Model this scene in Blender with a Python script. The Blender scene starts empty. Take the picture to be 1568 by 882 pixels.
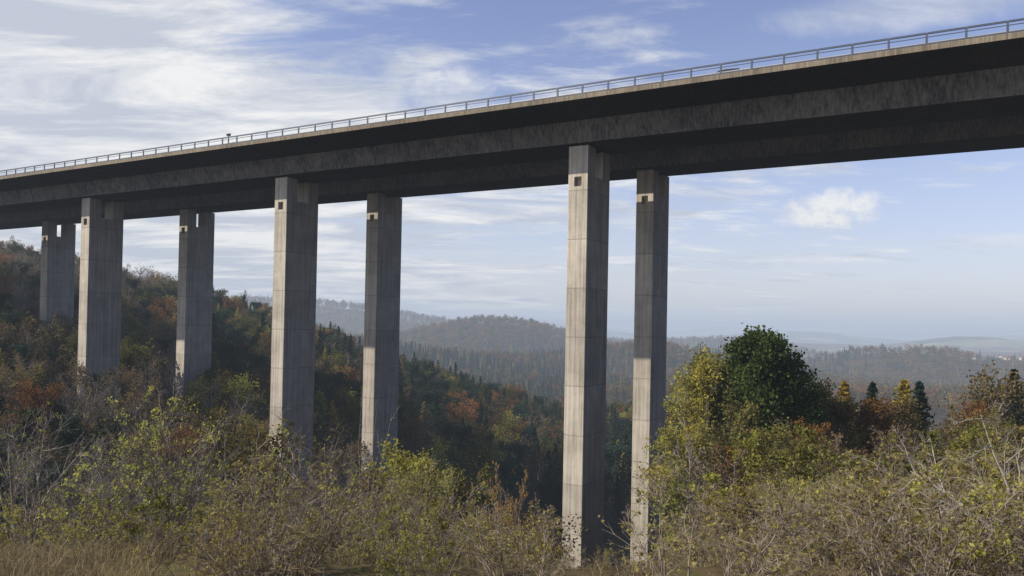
import bpy, math, numpy as np
from mathutils import Matrix, Vector
R = np.random.default_rng(7)
scene = bpy.context.scene
rad = math.radians

# ------------------------------------------------------------------ helpers
def link(o, parent=None, coll=None):
    (coll or scene.collection).objects.link(o)
    if parent: o.parent = parent
    return o

def np_mesh(name, V, Q, mats, midx=None, rnd=None, smooth=False):
    V = np.asarray(V, np.float32); Q = np.asarray(Q, np.int32)
    me = bpy.data.meshes.new(name)
    me.vertices.add(len(V)); me.vertices.foreach_set('co', V.ravel())
    me.loops.add(Q.size); me.loops.foreach_set('vertex_index', Q.ravel())
    me.polygons.add(len(Q)); me.polygons.foreach_set('loop_start', np.arange(len(Q), dtype=np.int32)*4)
    for m in mats: me.materials.append(m)
    if midx is not None: me.polygons.foreach_set('material_index', np.asarray(midx, np.int32))
    me.polygons.foreach_set('use_smooth', np.full(len(Q), smooth))
    if rnd is not None:
        a = me.attributes.new('rnd', 'FLOAT', 'FACE'); a.data.foreach_set('value', np.asarray(rnd, np.float32))
    me.update(calc_edges=True)
    return me

def obj(name, me, parent=None, coll=None, loc=(0,0,0)):
    o = bpy.data.objects.new(name, me); o.location = loc
    return link(o, parent, coll)

def empty(name, loc=(0,0,0)):
    o = bpy.data.objects.new(name, None); o.location = loc
    return link(o)

# ------------------------------------------------------------------ materials
def mat_new(name):
    m = bpy.data.materials.new(name); m.use_nodes = True
    nt = m.node_tree; nt.nodes.clear()
    return m, nt, nt.nodes, nt.links

def leaf_mat(name, c1, c2, c3, transl=0.35):
    m, nt, N, L = mat_new(name)
    out = N.new('ShaderNodeOutputMaterial')
    at = N.new('ShaderNodeAttribute'); at.attribute_name = 'rnd'
    oi = N.new('ShaderNodeObjectInfo')
    r = N.new('ShaderNodeValToRGB')
    r.color_ramp.elements[0].color = (*c1,1); r.color_ramp.elements[1].color = (*c3,1)
    e = r.color_ramp.elements.new(.5); e.color = (*c2,1)
    L.new(at.outputs['Fac'], r.inputs[0])
    hsv = N.new('ShaderNodeHueSaturation')
    mr = N.new('ShaderNodeMapRange'); mr.inputs[3].default_value = .49; mr.inputs[4].default_value = .53
    L.new(oi.outputs['Random'], mr.inputs[0]); L.new(mr.outputs[0], hsv.inputs['Hue'])
    mul = N.new('ShaderNodeMath'); mul.operation = 'MULTIPLY'; mul.inputs[1].default_value = 7.31
    fr = N.new('ShaderNodeMath'); fr.operation = 'FRACT'
    L.new(oi.outputs['Random'], mul.inputs[0]); L.new(mul.outputs[0], fr.inputs[0])
    mv = N.new('ShaderNodeMapRange'); mv.inputs[3].default_value = .65; mv.inputs[4].default_value = 1.4
    L.new(fr.outputs[0], mv.inputs[0]); L.new(mv.outputs[0], hsv.inputs['Value'])
    L.new(r.outputs[0], hsv.inputs['Color'])
    d = N.new('ShaderNodeBsdfDiffuse'); t = N.new('ShaderNodeBsdfTranslucent')
    L.new(hsv.outputs[0], d.inputs[0]); L.new(hsv.outputs[0], t.inputs[0])
    mx = N.new('ShaderNodeMixShader'); mx.inputs[0].default_value = transl
    L.new(d.outputs[0], mx.inputs[1]); L.new(t.outputs[0], mx.inputs[2]); L.new(mx.outputs[0], out.inputs[0])
    return m

def bark_mat(name, c1, c2):
    m, nt, N, L = mat_new(name)
    out = N.new('ShaderNodeOutputMaterial'); b = N.new('ShaderNodeBsdfDiffuse')
    tc = N.new('ShaderNodeTexCoord'); n = N.new('ShaderNodeTexNoise'); n.inputs['Scale'].default_value = 6
    n.inputs['Detail'].default_value = 3
    r = N.new('ShaderNodeValToRGB'); r.color_ramp.elements[0].color = (*c1,1); r.color_ramp.elements[1].color = (*c2,1)
    r.color_ramp.elements[0].position = .35; r.color_ramp.elements[1].position = .65
    L.new(tc.outputs['Object'], n.inputs['Vector']); L.new(n.outputs[0], r.inputs[0]); L.new(r.outputs[0], b.inputs['Color'])
    L.new(b.outputs[0], out.inputs[0])
    return m

def concrete_mat(name, c1, c2, joint=0.0, jointoff=0.0, axis=2, jw=.09, js=.5):
    m, nt, N, L = mat_new(name)
    out = N.new('ShaderNodeOutputMaterial'); b = N.new('ShaderNodeBsdfPrincipled')
    tc = N.new('ShaderNodeTexCoord'); oi = N.new('ShaderNodeObjectInfo')
    off = N.new('ShaderNodeVectorMath'); off.operation='ADD'; of2=N.new('ShaderNodeVectorMath'); of2.operation='SCALE'; of2.inputs[0].default_value=(31,17,53)
    L.new(oi.outputs['Random'],of2.inputs['Scale']); L.new(tc.outputs['Object'],off.inputs[0]); L.new(of2.outputs[0],off.inputs[1])
    n1 = N.new('ShaderNodeTexNoise'); n1.inputs['Scale'].default_value = .35; n1.inputs['Detail'].default_value = 9; n1.inputs['Roughness'].default_value=.72
    L.new(off.outputs[0], n1.inputs['Vector'])
    mp = N.new('ShaderNodeMapping'); mp.inputs['Scale'].default_value = (3.2,3.2,.07)
    n2 = N.new('ShaderNodeTexNoise'); n2.inputs['Scale'].default_value = 1.6; n2.inputs['Detail'].default_value = 8; n2.inputs['Roughness'].default_value=.65
    L.new(off.outputs[0], mp.inputs[0]); L.new(mp.outputs[0], n2.inputs['Vector'])
    s2=N.new('ShaderNodeMath'); s2.operation='MULTIPLY_ADD'; s2.inputs[1].default_value=1.35; s2.inputs[2].default_value=-.175; L.new(n2.outputs[0],s2.inputs[0])
    add = N.new('ShaderNodeMath'); add.operation='ADD'; L.new(n1.outputs[0], add.inputs[0]); L.new(s2.outputs[0], add.inputs[1])
    mr = N.new('ShaderNodeMapRange'); mr.inputs[1].default_value=.76; mr.inputs[2].default_value=1.2
    L.new(add.outputs[0], mr.inputs[0])
    mix = N.new('ShaderNodeMix'); mix.data_type='RGBA'
    mix.inputs[6].default_value=(*c1,1); mix.inputs[7].default_value=(*c2,1)
    L.new(mr.outputs[0], mix.inputs[0])
    col = mix.outputs[2]
    if joint:
        sp = N.new('ShaderNodeSeparateXYZ'); L.new(tc.outputs['Object'], sp.inputs[0])
        a = N.new('ShaderNodeMath'); a.operation='ADD'; a.inputs[1].default_value = 1000*joint-jointoff; L.new(sp.outputs[axis], a.inputs[0])
        dv = N.new('ShaderNodeMath'); dv.operation='DIVIDE'; dv.inputs[1].default_value=joint; L.new(a.outputs[0], dv.inputs[0])
        f = N.new('ShaderNodeMath'); f.operation='FRACT'; L.new(dv.outputs[0], f.inputs[0])
        lt = N.new('ShaderNodeMath'); lt.operation='LESS_THAN'; lt.inputs[1].default_value=jw/joint; L.new(f.outputs[0], lt.inputs[0])
        fl = N.new('ShaderNodeMath'); fl.operation='FLOOR'; L.new(dv.outputs[0], fl.inputs[0])
        ad=N.new('ShaderNodeMath'); ad.operation='ADD'
        m13=N.new('ShaderNodeMath'); m13.operation='MULTIPLY'; m13.inputs[1].default_value=37.7; L.new(oi.outputs['Random'],m13.inputs[0])
        L.new(fl.outputs[0],ad.inputs[0]); L.new(m13.outputs[0],ad.inputs[1])
        wn = N.new('ShaderNodeTexWhiteNoise'); wn.noise_dimensions='1D'; L.new(ad.outputs[0], wn.inputs['W'])
        mv = N.new('ShaderNodeMapRange'); mv.inputs[3].default_value=.86; mv.inputs[4].default_value=1.06; L.new(wn.outputs['Value'], mv.inputs[0])
        hs = N.new('ShaderNodeHueSaturation'); L.new(col, hs.inputs['Color']); L.new(mv.outputs[0], hs.inputs['Value'])
        mj = N.new('ShaderNodeMix'); mj.data_type='RGBA'; mj.inputs[7].default_value=(c1[0]*.5,c1[1]*.5,c1[2]*.5,1)
        k = N.new('ShaderNodeMath'); k.operation='MULTIPLY'; k.inputs[1].default_value=js; L.new(lt.outputs[0],k.inputs[0])
        L.new(k.outputs[0], mj.inputs[0]); L.new(hs.outputs[0], mj.inputs[6]); col = mj.outputs[2]
    L.new(col, b.inputs['Base Color']); b.inputs['Roughness'].default_value=.9; b.inputs['Specular IOR Level'].default_value=.2
    n3 = N.new('ShaderNodeTexNoise'); n3.inputs['Scale'].default_value=9; n3.inputs['Detail'].default_value=4
    L.new(tc.outputs['Object'], n3.inputs['Vector'])
    bp = N.new('ShaderNodeBump'); bp.inputs['Strength'].default_value=.25; bp.inputs['Distance'].default_value=.04
    L.new(n3.outputs[0], bp.inputs['Height']); L.new(bp.outputs[0], b.inputs['Normal'])
    L.new(b.outputs[0], out.inputs[0])
    return m

def plain_mat(name, c, rough=.6, metal=0.0, var=.15):
    m, nt, N, L = mat_new(name)
    out = N.new('ShaderNodeOutputMaterial'); b = N.new('ShaderNodeBsdfPrincipled')
    tc = N.new('ShaderNodeTexCoord'); n = N.new('ShaderNodeTexNoise'); n.inputs['Scale'].default_value=3
    L.new(tc.outputs['Object'], n.inputs['Vector'])
    mx = N.new('ShaderNodeMix'); mx.data_type='RGBA'
    mx.inputs[6].default_value=tuple(v*(1-var) for v in c)+(1,); mx.inputs[7].default_value=tuple(min(1,v*(1+var)) for v in c)+(1,)
    L.new(n.outputs[0], mx.inputs[0]); L.new(mx.outputs[2], b.inputs['Base Color'])
    b.inputs['Roughness'].default_value=rough; b.inputs['Metallic'].default_value=metal
    L.new(b.outputs[0], out.inputs[0]); return m

# ------------------------------------------------------------------ terrain
def sm(a,b,x):
    t=np.clip((x-a)/(b-a),0,1); return t*t*(3-2*t)
def wav(x,y,sc,seed):
    r=np.random.default_rng(seed); z=0
    for i in range(7):
        a=r.uniform(0,6.28); k=2*math.pi/sc*r.uniform(.6,1.9); z=z+np.sin((x*math.cos(a)+y*math.sin(a))*k+r.uniform(0,6.28))
    return z/7*1.6
def G(x,y,cx,cy,sx,sy): return np.exp(-((x-cx)/sx)**2-((y-cy)/sy)**2)
def terrain(x,y):
    x=np.asarray(x,float); y=np.asarray(y,float)
    yy=np.maximum(y,5.0)
    s=sm(.17,.36,x/yy)
    sl=.42*(1-s)+.19*s
    yp=np.maximum(y,0)
    zk=-1.7-.12*np.minimum(yp,9)-sl*np.maximum(yp-9,0)-.30*np.maximum(yp-95,0)
    zk=zk+.06*np.minimum(np.maximum(-y,0),100)
    w=np.maximum(10-x,0)
    zl=-38+110*(1-np.exp(-.37*w/110))-.30*np.maximum(y-290,0)-.6*np.maximum(-y+10,0)
    zl=zl+wav(x,y,120,3)*2.2*sm(60,140,y)
    fl=np.interp(y,[0,150,350,900,2500,6000],[-36,-36,-50,-72,-95,-110])
    fl=fl+wav(x,y,700,11)*9*sm(400,1200,y)
    fl=fl+48*G(x,y,-260,900,260,170)+80*G(x,y,-30,1650,240,280)+158*G(x,y,-850,2700,830,520)
    fl=fl+36*G(x,y,210,1050,190,120)+34*G(x,y,620,1300,180,150)+36*G(x,y,960,1500,230,200)
    rr=wav(x,y*.3,1100,5)
    fl=fl+sm(900,1800,y)*(44+26*rr)*np.exp(-((y-2400-.25*x)/330)**2)*sm(100,600,x)
    fl=fl+(52+38*wav(x,y*.2,1300,6))*np.exp(-((y-4200+.1*x)/500)**2)
    fl=fl+(84+56*wav(x,y*.2,2300,8))*np.exp(-((y-6800)/700)**2)
    fl=fl+(100+80*wav(x,y*.2,3900,9))*np.exp(-((y-11000)/1200)**2)
    k=3.0
    m=np.maximum(np.maximum(zk,zl),fl)
    z=m+k*np.log(np.exp((zk-m)/k)+np.exp((zl-m)/k)+np.exp((fl-m)/k))
    z=np.where((y<30),np.maximum(zk,z-0),z)
    return z+.12*wav(x,y,9,21)*sm(3,12,np.hypot(x,y))

def ground():
    rs=np.concatenate([[.4],np.geomspace(1.2,17000,340)])
    th=np.concatenate([np.linspace(-48,48,400), np.linspace(48,312,70)[1:-1]])
    th=np.radians(th)
    RR,TT=np.meshgrid(rs,th,indexing='ij')
    X=RR*np.sin(TT); Y=RR*np.cos(TT); Z=terrain(X,Y)
    far=sm(2600,3200,Y)
    Z=Z+far*10*wav(X,Y,90,61)*np.clip(wav(X,Y,900,62)+.4,0,1)
    V=np.stack([X,Y,Z],-1).reshape(-1,3)
    nr,nt=len(rs),len(th)
    i=np.arange(nr-1)[:,None]; j=np.arange(nt)[None,:]; j2=(j+1)%nt
    Q=np.stack([i*nt+j, i*nt+j2, (i+1)*nt+j2, (i+1)*nt+j],-1).reshape(-1,4)
    m,ntr,N,L=mat_new('ground_soil_and_fields')
    out=N.new('ShaderNodeOutputMaterial'); b=N.new('ShaderNodeBsdfPrincipled'); b.inputs['Roughness'].default_value=1
    b.inputs['Specular IOR Level'].default_value=.1
    geo=N.new('ShaderNodeNewGeometry'); sp=N.new('ShaderNodeSeparateXYZ'); L.new(geo.outputs['Position'],sp.inputs[0])
    def noise(sc,det=6,ro=.6):
        n=N.new('ShaderNodeTexNoise'); n.inputs['Scale'].default_value=sc; n.inputs['Detail'].default_value=det; n.inputs['Roughness'].default_value=ro
        L.new(geo.outputs['Position'],n.inputs['Vector'])
        return n.outputs[0]
    def ramp(f,els):
        r=N.new('ShaderNodeValToRGB'); cr=r.color_ramp
        cr.elements[0].position=els[0][0]; cr.elements[0].color=(*els[0][1],1)
        cr.elements[1].position=els[-1][0]; cr.elements[1].color=(*els[-1][1],1)
        for p,c in els[1:-1]:
            e=cr.elements.new(p); e.color=(*c,1)
        L.new(f,r.inputs[0]); return r.outputs[0]
    near=ramp(noise(1.3),[(.3,(.05,.04,.02)),(.5,(.12,.09,.045)),(.7,(.09,.09,.03))])
    wood=ramp(noise(.03,10,.75),[(.36,(.022,.035,.018)),(.46,(.05,.045,.025)),(.54,(.09,.055,.03)),(.64,(.05,.06,.03))])
    farw=ramp(noise(.006,10,.75),[(.38,(.025,.04,.022)),(.47,(.07,.05,.03)),(.55,(.12,.075,.045)),(.64,(.06,.065,.03))])
    fieldc=ramp(noise(.003,2),[(.38,(.14,.18,.06)),(.5,(.30,.24,.14)),(.62,(.14,.20,.07))])
    fm=ramp(noise(.0026,5,.5),[(.52,(0,0,0)),(.55,(1,1,1))])
    fo=N.new('ShaderNodeMix'); fo.data_type='RGBA'; L.new(fm,fo.inputs[0]); L.new(farw,fo.inputs[6]); L.new(fieldc,fo.inputs[7])
    gt=N.new('ShaderNodeMapRange'); gt.inputs[1].default_value=1700; gt.inputs[2].default_value=2100; L.new(sp.outputs[1],gt.inputs[0])
    far=N.new('ShaderNodeMix'); far.data_type='RGBA'; L.new(gt.outputs[0],far.inputs[0]); L.new(wood,far.inputs[6]); L.new(fo.outputs[2],far.inputs[7])
    nf=N.new('ShaderNodeMapRange'); nf.inputs[1].default_value=14; nf.inputs[2].default_value=40; L.new(sp.outputs[1],nf.inputs[0])
    mx=N.new('ShaderNodeMix'); mx.data_type='RGBA'; L.new(nf.outputs[0],mx.inputs[0]); L.new(near,mx.inputs[6]); L.new(far.outputs[2],mx.inputs[7])
    L.new(mx.outputs[2],b.inputs['Base Color']); L.new(b.outputs[0],out.inputs[0])
    me=np_mesh('ground',V,Q,[m],smooth=True)
    me.flip_normals()
    return obj('ground',me)
ground()

# ------------------------------------------------------------------ plant generators
def nrm(a): return a/np.maximum(np.linalg.norm(a,axis=-1,keepdims=True),1e-9)
def grow(o,d,Ln,nseg,wob,up,rng):
    pts=[o]; d=nrm(d)
    for i in range(nseg):
        d=nrm(d+wob*rng.normal(size=d.shape)+np.array([0,0,up]))
        o=o+d*(Ln/nseg)[:,None]; pts.append(o)
    return np.stack(pts,1)
def kids(nodes,Ln,Rr,k,t0,t1,ang,angj,lr,rr,rng,taper=.5):
    n,m,_=nodes.shape
    idx=np.repeat(np.arange(n),k); t=rng.uniform(t0,t1,n*k)
    f=t*(m-1); i=np.minimum(f.astype(int),m-2); u=(f-i)[:,None]
    p=nodes[idx,i]*(1-u)+nodes[idx,i+1]*u
    tg=nrm(nodes[idx,i+1]-nodes[idx,i])
    rv=rng.normal(size=tg.shape); pe=nrm(rv-(rv*tg).sum(-1,keepdims=True)*tg)
    a=np.radians(ang+angj*rng.normal(size=n*k))[:,None]
    d=np.cos(a)*tg+np.sin(a)*pe
    L2=Ln[idx]*lr*(1-taper*t)*rng.uniform(.65,1.25,n*k)
    R2=Rr[idx]*rr*(1-.5*t)
    return p,d,L2,R2,t
def tubes(nodes,r,sides,tip=.35):
    n,m,_=nodes.shape
    ax=nrm(nodes[:,-1]-nodes[:,0]); ref=np.where(np.abs(ax[:,2:3])>.8,np.array([[1.,0,0]]),np.array([[0,0,1.]]))
    u=nrm(np.cross(ax,ref)); v=np.cross(ax,u)
    a=np.arange(sides)*2*math.pi/sides
    ring=u[:,None,:]*np.cos(a)[None,:,None]+v[:,None,:]*np.sin(a)[None,:,None]
    rr=r[:,None]*np.linspace(1,tip,m)[None,:]
    V=nodes[:,:,None,:]+ring[:,None,:,:]*rr[:,:,None,None]
    b=(np.arange(n)*m*sides)[:,None,None]; i=np.arange(m-1)[None,:,None]; j=np.arange(sides)[None,None,:]; j2=(j+1)%sides
    Q=np.stack([b+i*sides+j,b+i*sides+j2,b+(i+1)*sides+j2,b+(i+1)*sides+j],-1).reshape(-1,4)
    return V.reshape(-1,3),Q
def leaves(P,size,rng,asp=.6,flat=0.0):
    n=len(P); a=rng.normal(size=(n,3)); a[:,2]*=(1-flat); a=nrm(a); b=rng.normal(size=(n,3)); b[:,2]*=(1-flat); b=nrm(b-(b*a).sum(-1,keepdims=True)*a)
    s=(size*rng.uniform(.55,1.35,n))[:,None]
    V=np.stack([P-a*s*.5,P+b*s*asp*.5,P+a*s*.5,P-b*s*asp*.5],1).reshape(-1,3)
    return V,np.arange(n*4).reshape(-1,4)
class Acc:
    def __init__(s): s.V=[];s.Q=[];s.M=[];s.R=[];s.n=0
    def add(s,V,Q,m,rnd=None,rng=R):
        s.V.append(V); s.Q.append(Q+s.n); s.n+=len(V); s.M.append(np.full(len(Q),m))
        s.R.append(rng.uniform(0,1,len(Q)) if rnd is None else rnd)
    def mesh(s,name,mats): return np_mesh(name,np.concatenate(s.V),np.concatenate(s.Q),mats,np.concatenate(s.M),np.concatenate(s.R))

def broadleaf(name,H,seed,bark,leaf,crown=.36,base=.22,nl=5,ls=.3,limbs=15,jit=.35,ang=50,up=.10,leafprob=1.0,twk=5,k2=7,lo=False):
    g=np.random.default_rng(seed); A=Acc()
    o=np.zeros((1,3)); L0=np.array([H*.86]); R0=np.array([H*.017])
    tr=grow(o,np.array([[0,0,1.]]),L0,8,.05,.03,g); V,Q=tubes(tr,R0,4 if lo else 7,.15); A.add(V,Q,0)
    p,d,L1,R1,t=kids(tr,L0,R0,limbs,base,.98,ang,10,crown/.86,.5,g,.0)
    prof=np.sqrt(np.clip(1-((t-base)/(1-base)*1.05-.35)**2*1.25,.12,1)); L1=L1*prof
    n1=grow(p,d,L1,5,.16,up,g)
    if not lo: V,Q=tubes(n1,R1,4,.3); A.add(V,Q,0)
    p,d,L2,R2,_=kids(n1,L1,R1,k2,.2,1,42,12,.5,.5,g)
    n2=grow(p,d,L2,3,.2,up*.8,g)
    if not lo: V,Q=tubes(n2,R2,3,.4); A.add(V,Q,0)
    p,d,L3,R3,_=kids(n2,L2,R2,twk,.15,1,40,15,.55,.55,g)
    n3=grow(p,d,L3,2,.2,up*.5,g)
    if not lo: V,Q=tubes(n3,np.maximum(R3,.012),3,.4); A.add(V,Q,0)
    if nl>0:
        keep=g.uniform(size=len(n3))<leafprob
        tone=np.repeat(g.uniform(0,1,len(n1)),k2*twk)[keep]
        e=n3[keep]; k=np.repeat(np.arange(len(e)),nl); u=g.uniform(0,1.1,len(k))[:,None]
        P=e[k,0]*(1-u)+e[k,-1]*u+g.normal(size=(len(k),3))*jit
        V,Q=leaves(P,ls,g,.75); A.add(V,Q,1,np.clip(tone[k]*.6+g.uniform(0,.4,len(k)),0,1))
    return A.mesh(name,[bark,leaf])

def conifer(name,H,seed,bark,leaf,W=.2,droop=-.18,dens=10,ls=.42,nw=26,nb=9,lo=False):
    g=np.random.default_rng(seed); A=Acc()
    tr=grow(np.zeros((1,3)),np.array([[0,0,1.]]),np.array([H]),8,.015,.02,g); V,Q=tubes(tr,np.array([H*.013]),4 if lo else 6,.08); A.add(V,Q,0)
    t=np.repeat(np.linspace(.1,.985,nw),nb)+g.uniform(-.018,.018,nw*nb)
    az=g.uniform(0,6.283,len(t)); ln=H*W*(1-t)**.85*g.uniform(.6,1.15,len(t))+.12
    p=np.stack([g.normal(size=len(t))*.02,g.normal(size=len(t))*.02,t*H],-1)
    d=np.stack([np.cos(az),np.sin(az),np.full(len(t),.15)],-1)
    n1=grow(p,d,ln,4,.07,droop,g)
    if not lo: V,Q=tubes(n1,np.full(len(t),.03),3,.3); A.add(V,Q,0)
    k=np.repeat(np.arange(len(t)),dens); u=g.uniform(.08,1.03,len(k)); f=np.clip(u,0,.999)*4; i=f.astype(int); w=(f-i)[:,None]
    P=n1[k,i]*(1-w)+n1[k,i+1]*w
    P=P+g.normal(size=P.shape)*np.array([.13,.13,.10])*(.5+ln[k][:,None]*.5); P[:,2]-=.05
    V,Q=leaves(P,ls,g,.5,.3); A.add(V,Q,1,np.clip(g.uniform(0,.6,len(k))+.4*u,0,1))
    return A.mesh(name,[bark,leaf])

def bush(name,H,W,seed,bark,leaf,stems=10,nl=4,ls=.05,leafprob=.8,bend=.02,k=(8,7,4),thin=1.0,spread=38,lr=(.55,.5,.5),jit=.02):
    g=np.random.default_rng(seed); A=Acc()
    a=g.uniform(0,6.283,stems); tl=np.radians(g.uniform(3,spread,stems))
    d=np.stack([np.sin(tl)*np.cos(a),np.sin(tl)*np.sin(a),np.cos(tl)],-1)
    o=np.stack([np.cos(a)*.12*W,np.sin(a)*.12*W,np.zeros(stems)-.1],-1)
    L0=H*g.uniform(.7,1.0,stems); R0=np.full(stems,.010*H*thin)
    n0=grow(o,d,L0,8,.09,bend,g); V,Q=tubes(n0,R0,5,.2); A.add(V,Q,0)
    p,d,L1,R1,_=kids(n0,L0,R0,k[0],.15,1,45,14,lr[0],.5,g,.6)
    n1=grow(p,d,L1,5,.15,bend*1.5,g); V,Q=tubes(n1,np.maximum(R1,.005),4,.3); A.add(V,Q,0)
    p,d,L2,R2,_=kids(n1,L1,R1,k[1],.1,1,45,16,lr[1],.5,g,.5)
    n2=grow(p,d,L2,3,.2,bend*1.5,g); V,Q=tubes(n2,np.maximum(R2,.0035),3,.4); A.add(V,Q,0)
    p,d,L3,R3,_=kids(n2,L2,R2,k[2],.1,1,45,18,lr[2],.6,g,.4)
    n3=grow(p,d,L3,2,.25,bend,g); V,Q=tubes(n3,np.maximum(R3,.0028),3,.5); A.add(V,Q,0)
    if nl>0:
        br=np.repeat(g.uniform(size=len(n1)),k[1]*k[2])
        keep=g.uniform(size=len(n3))<leafprob*np.clip((br-.25)*2.4,0.04,1)
        e=n3[keep]; tone=br[keep]
        kk=np.repeat(np.arange(len(e)),nl); u=g.uniform(.1,1.08,len(kk))[:,None]
        P=e[kk,0]*(1-u)+e[kk,-1]*u+g.normal(size=(len(kk),3))*jit
        V,Q=leaves(P,ls,g,.65); A.add(V,Q,1,np.clip(tone[kk]*.5+g.uniform(0,.5,len(kk)),0,1))
    me=A.mesh(name,[bark,leaf])
    co=np.empty(len(me.vertices)*3,np.float32); me.vertices.foreach_get('co',co); co=co.reshape(-1,3)
    top=np.percentile(co[:,2],99.7); wd=np.percentile(np.hypot(co[:,0],co[:,1]),96)*2
    co[:,2]*=H/top; co[:,:2]*=W/wd; me.vertices.foreach_set('co',co.ravel()); me.update()
    return me

bk_grey=bark_mat('bark_grey',(.17,.15,.13),(.38,.34,.29))
bk_pale=bark_mat('bark_pale',(.3,.28,.25),(.5,.47,.42))
bk_brown=bark_mat('bark_brown',(.05,.038,.03),(.13,.10,.075))
bk_twig=bark_mat('bark_twig',(.14,.115,.09),(.36,.30,.24))
lf_rust=leaf_mat('leaves_rust',(.12,.06,.025),(.21,.105,.04),(.30,.165,.06))
lf_brown=leaf_mat('leaves_brown',(.09,.062,.035),(.16,.11,.055),(.23,.165,.08))
lf_olive=leaf_mat('leaves_olive',(.075,.075,.024),(.14,.135,.04),(.22,.20,.06))
lf_yelgr=leaf_mat('leaves_yellow_green',(.17,.16,.035),(.30,.27,.06),(.44,.38,.10),.45)
lf_green=leaf_mat('leaves_green',(.03,.048,.015),(.055,.08,.024),(.095,.12,.035),.25)
lf_con=leaf_mat('needles_dark',(.018,.038,.026),(.034,.06,.036),(.058,.088,.045),.15)
lf_larch=leaf_mat('needles_larch',(.22,.16,.025),(.38,.28,.05),(.5,.38,.08),.4)
lf_orange=leaf_mat('leaves_orange',(.18,.07,.018),(.28,.12,.03),(.34,.19,.06),.4)
lf_bush=leaf_mat('leaves_bush',(.16,.145,.03),(.34,.30,.07),(.52,.46,.13),.45)
lf_bushg=leaf_mat('leaves_bush_green',(.14,.155,.035),(.29,.31,.07),(.45,.46,.13),.45)
lf_tan=leaf_mat('leaves_tan',(.18,.095,.045),(.31,.17,.08),(.42,.27,.12),.4)
lf_drab=leaf_mat('leaves_drab',(.12,.10,.04),(.23,.19,.07),(.35,.29,.11),.4)

# ------------------------------------------------------------------ forests (instanced)
protos=bpy.data.collections.new('forest_tree_kinds')
def proto(i,nm,me): obj('tree_kind_%02d_%s'%(i,nm),me,coll=protos)
proto(0,'bare',broadleaf('bare',12,1,bk_grey,lf_brown,nl=2,ls=.16,leafprob=.4,up=.16,ang=42,jit=.1,twk=7))
proto(1,'rust',broadleaf('rust',12,2,bk_brown,lf_rust,nl=8,ls=.30,twk=4))
proto(2,'olive',broadleaf('olive',12,3,bk_brown,lf_olive,nl=8,ls=.30,twk=4))
proto(3,'spruce',conifer('spruce',15,4,bk_brown,lf_con,W=.21))
proto(4,'pine',broadleaf('pine',13,5,bk_brown,lf_con,nl=10,ls=.30,crown=.28,base=.2,limbs=20,twk=4))
proto(5,'larch',conifer('larch',13,6,bk_brown,lf_larch,W=.2,droop=-.02,dens=9,ls=.38))
proto(6,'brown',broadleaf('brown',12,7,bk_grey,lf_brown,nl=6,ls=.28,leafprob=.8,up=.14,twk=4))
proto(7,'yellow',broadleaf('yellow',10,8,bk_brown,lf_yelgr,nl=7,ls=.28,twk=4))
proto(8,'bare_b',broadleaf('bare_b',12,9,bk_grey,lf_rust,nl=2,ls=.2,leafprob=.6,up=.12,ang=48,jit=.1,twk=6,crown=.42))
proto(9,'shrub',bush('shrub',3,4.2,10,bk_brown,lf_drab,nl=4,ls=.13,k=(6,5,4),thin=1.3))
proto(10,'thicket',bush('thicket',1.6,2.4,11,bk_twig,lf_drab,nl=2,ls=.05,k=(6,6,4),thin=.8,stems=12,leafprob=.5))
proto(11,'thicket_b',bush('thicket_b',1.6,2.4,12,bk_twig,lf_bush,nl=3,ls=.05,k=(6,6,4),thin=.8,stems=12,leafprob=.6))
proto(12,'yellow_shrub',bush('yellow_shrub',3,3.6,13,bk_brown,lf_olive,nl=4,ls=.13,k=(6,5,4),thin=1.1))
lo=dict(lo=True,limbs=12,k2=4,twk=2,nl=4,ls=.75,jit=.4)
proto(13,'far_rust',broadleaf('far_rust',12,21,bk_brown,lf_rust,**lo))
proto(14,'far_olive',broadleaf('far_olive',12,22,bk_brown,lf_olive,**lo))
proto(15,'far_brown',broadleaf('far_brown',12,23,bk_brown,lf_brown,**lo))
proto(16,'far_spruce',conifer('far_spruce',15,24,bk_brown,lf_con,dens=3,ls=.9,nw=16,nb=7,lo=True))
proto(17,'far_larch',conifer('far_larch',13,25,bk_brown,lf_larch,dens=3,ls=.8,nw=16,nb=7,lo=True,droop=-.02))
NH=np.array([12,12,12,15,13,13,12,10,12,3.,1.6,1.6,3.,12,12,12,15,13])

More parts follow.
